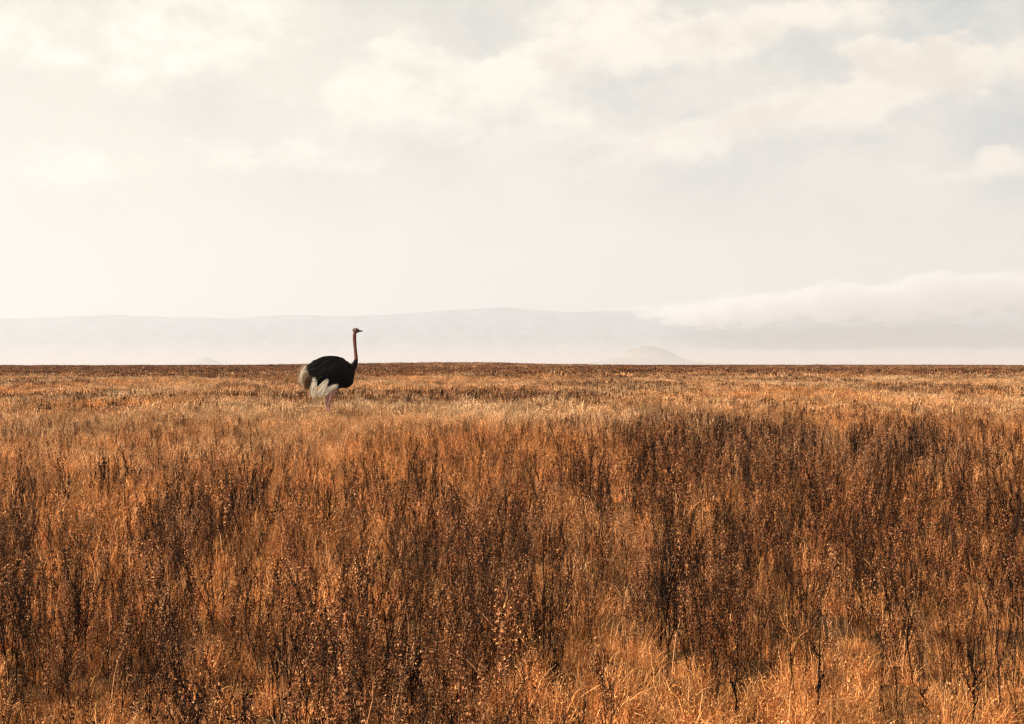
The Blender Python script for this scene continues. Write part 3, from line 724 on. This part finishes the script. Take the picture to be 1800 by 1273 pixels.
# white wing plumes and the tail
plume('wing_plume', M_white, strand_set(95, (528, 745, -.285), (486, 810, -.32), (424, 925, -.30), (9, 12, 12), (36, 44, 26)), 0.0065)
plume('wing_plume', M_white, strand_set(105, (628, 812, -.27), (545, 870, -.31), (440, 928, -.30), (16, 11, 12), (56, 22, 26)), 0.006)
plume('wing_plume', M_white, strand_set(55, (525, 835, -.27), (480, 870, -.29), (435, 925, -.28), (20, 12, 12), (36, 22, 20)), 0.006)
plume('rear_plume', M_white, strand_set(150, (368, 745, -.17), (364, 835, -.21), (350, 945, -.19), (12, 16, 28), (30, 34, 36)), 0.007)
plume('tail_feathers', M_tan, strand_set(300, (270, 650, -.03), (196, 690, -.06), (212, 800, -.05), (32, 24, 44), (28, 34, 44)), 0.010)
plume('tail_feathers', M_white, strand_set(170, (262, 630, -.08), (198, 670, -.12), (200, 765, -.12), (24, 14, 26), (14, 32, 20)), 0.007)
plume('tail_feathers', M_tail_shade, strand_set(320, (315, 690, -.02), (262, 750, -.04), (250, 825, -.04), (30, 26, 44), (34, 24, 40)), 0.011)  # lower part of the tail, its shading painted as brown strands
# beak, eyes, nostril line
bk = py_mesh('beak', [limb([(893, 152, 0, 8, 13), (910, 153, 0, 7, 11), (926, 155.5, 0, 4.5, 8), (938, 158, 0, 1.5, 4)], n=14), limb([(890, 163, 0, 5, 12), (908, 163, 0, 4, 10), (924, 161.5, 0, 3, 7), (934, 160.5, 0, 1.2, 3)], n=14)], [M_beak])
add_obj('beak', bk, ost)
for sgn in (-1, 1):
    x_, z_ = sv_(866, 145); th = np.linspace(0, pi, 9)
    e_ = loft([(x_, sgn * (0.052 + 0.014 * math.cos(a)), z_) for a in th[::-1]] , [max(0.021 * math.sin(a), 0.0005) for a in th], [max(0.021 * math.sin(a), 0.0005) for a in th], (0, 0, 1), 14)
    add_obj('eye', py_mesh('eye', [e_], [M_eye]), ost)

# ------------------------------------------------------------------ single dead stems that stand out in the foreground
rd = np.random.default_rng(77)
def at_px(px_, py_, z=0.0):
    d_ = (EYE - z) * F / (py_ - HOR); return (px_ - 900) / F * d_, d_
def dead_stem(bx, by, tx_, ty_, branches, label, rad=0.0045, nb=26):
    rad *= 1.35; ty_ -= 22
    x0, y0 = at_px(bx, by); z0 = float(ground_z(x0, y0)) - 0.02
    H = (by - ty_) / F * y0; lx = (tx_ - bx) / F * y0
    K = 12; s_ = np.linspace(0, 1, K)
    P = np.stack([lx * s_ + rd.normal(0, 0.004, K), rd.normal(0, 0.02) * s_ + rd.normal(0, 0.004, K), H * s_], -1); P[0, :2] = 0
    parts = [tubes(P[None], (rad * (1 - 0.6 * s_))[None], rd.random(1))]
    tips = [P]
    for (t0, side_, ln, steep) in branches:
        p0 = np.array([np.interp(t0, s_, P[:, c]) for c in range(3)]); sb = np.linspace(0, 1, 6)
        q = np.stack([p0[0] + side_ * ln * sb ** 1.0 * math.cos(steep), p0[1] + rd.normal(0, 0.3) * ln * sb, p0[2] + ln * math.sin(steep) * sb ** 1.25], -1) + rd.normal(0, 0.003, (6, 3)) * sb[:, None]
        parts.append(tubes(q[None], (rad * 0.55 * (1 - 0.55 * sb))[None], rd.random(1))); tips.append(q)
    C = np.concatenate([tq[rd.integers(0, len(tq), nb)] for tq in tips]) + rd.normal(0, 0.005, (nb * len(tips), 3))
    parts.append(bits(rd, C, 0.011, 0.0, 0.9))
    v, f, s2 = join(parts)
    ob = add_obj('dead_weed', mesh_np('dead_weed', v, f, {'shade': s2}, M_dead), loc=(x0, y0, z0))
    return tag(ob, label, 'weed stem', 'dark dead weed stems standing in the front grass')
M_dead = simple_mat('dead_stalk', (0.012, 0.008, 0.006), 0.8, 0.1, 120, 0.5)
dead_stem(1714, 1300, 1711, 1138, [(0.62, 1, 0.10, 1.1), (0.45, -1, 0.12, 1.15), (0.78, -1, 0.06, 1.2), (0.3, 1, 0.13, 1.2)], 'black forked dead weed stem at the bottom right corner, the thickest one', 0.0052)
dead_stem(1665, 1290, 1600, 1205, [(0.5, -1, 0.05, 0.5), (0.7, 1, 0.05, 1.0)], 'dead stem leaning steeply left, beside the thick forked black stem', 0.004)
dead_stem(1757, 1255, 1752, 1105, [(0.5, 1, 0.09, 1.2)], 'thin straight dead stem nearest the right edge, right of the thick forked one', 0.003)
dead_stem(1600, 1190, 1592, 1000, [(0.6, -1, 0.08, 1.2), (0.4, 1, 0.09, 1.2)], 'tall slim dead stem behind the orange grass, upper of the stems on the right', 0.0035)
dead_stem(1437, 1262, 1441, 1120, [(0.35, 1, 0.08, 1.2), (0.7, -1, 0.05, 1.1)], 'dark ragged dead stem between the leaning stem and the twin stems in the orange grass', 0.0045, 50)
dead_stem(1294, 1275, 1290, 1160, [(0.5, -1, 0.05, 1.2)], 'taller right one of two upright dead stems close together', 0.0045, 50)
dead_stem(1263, 1225, 1260, 1165, [(0.4, 1, 0.04, 1.2)], 'short left one of two upright dead stems close together', 0.0038)
dead_stem(1075, 1275, 1052, 1168, [(0.5, 1, 0.06, 0.9), (0.7, -1, 0.04, 1.0)], 'dead stem tilted left, near the bottom edge of the photo', 0.005)
dead_stem(975, 1240, 973, 1150, [(0.6, 1, 0.04, 1.2)], 'stubby dark dead stem right of the leafy blackened one near the bottom middle', 0.004, 60)
dead_stem(915, 1190, 914, 1085, [(0.5, -1, 0.05, 1.2)], 'dark dead stem furthest left of those standing in the orange grass', 0.004, 40)
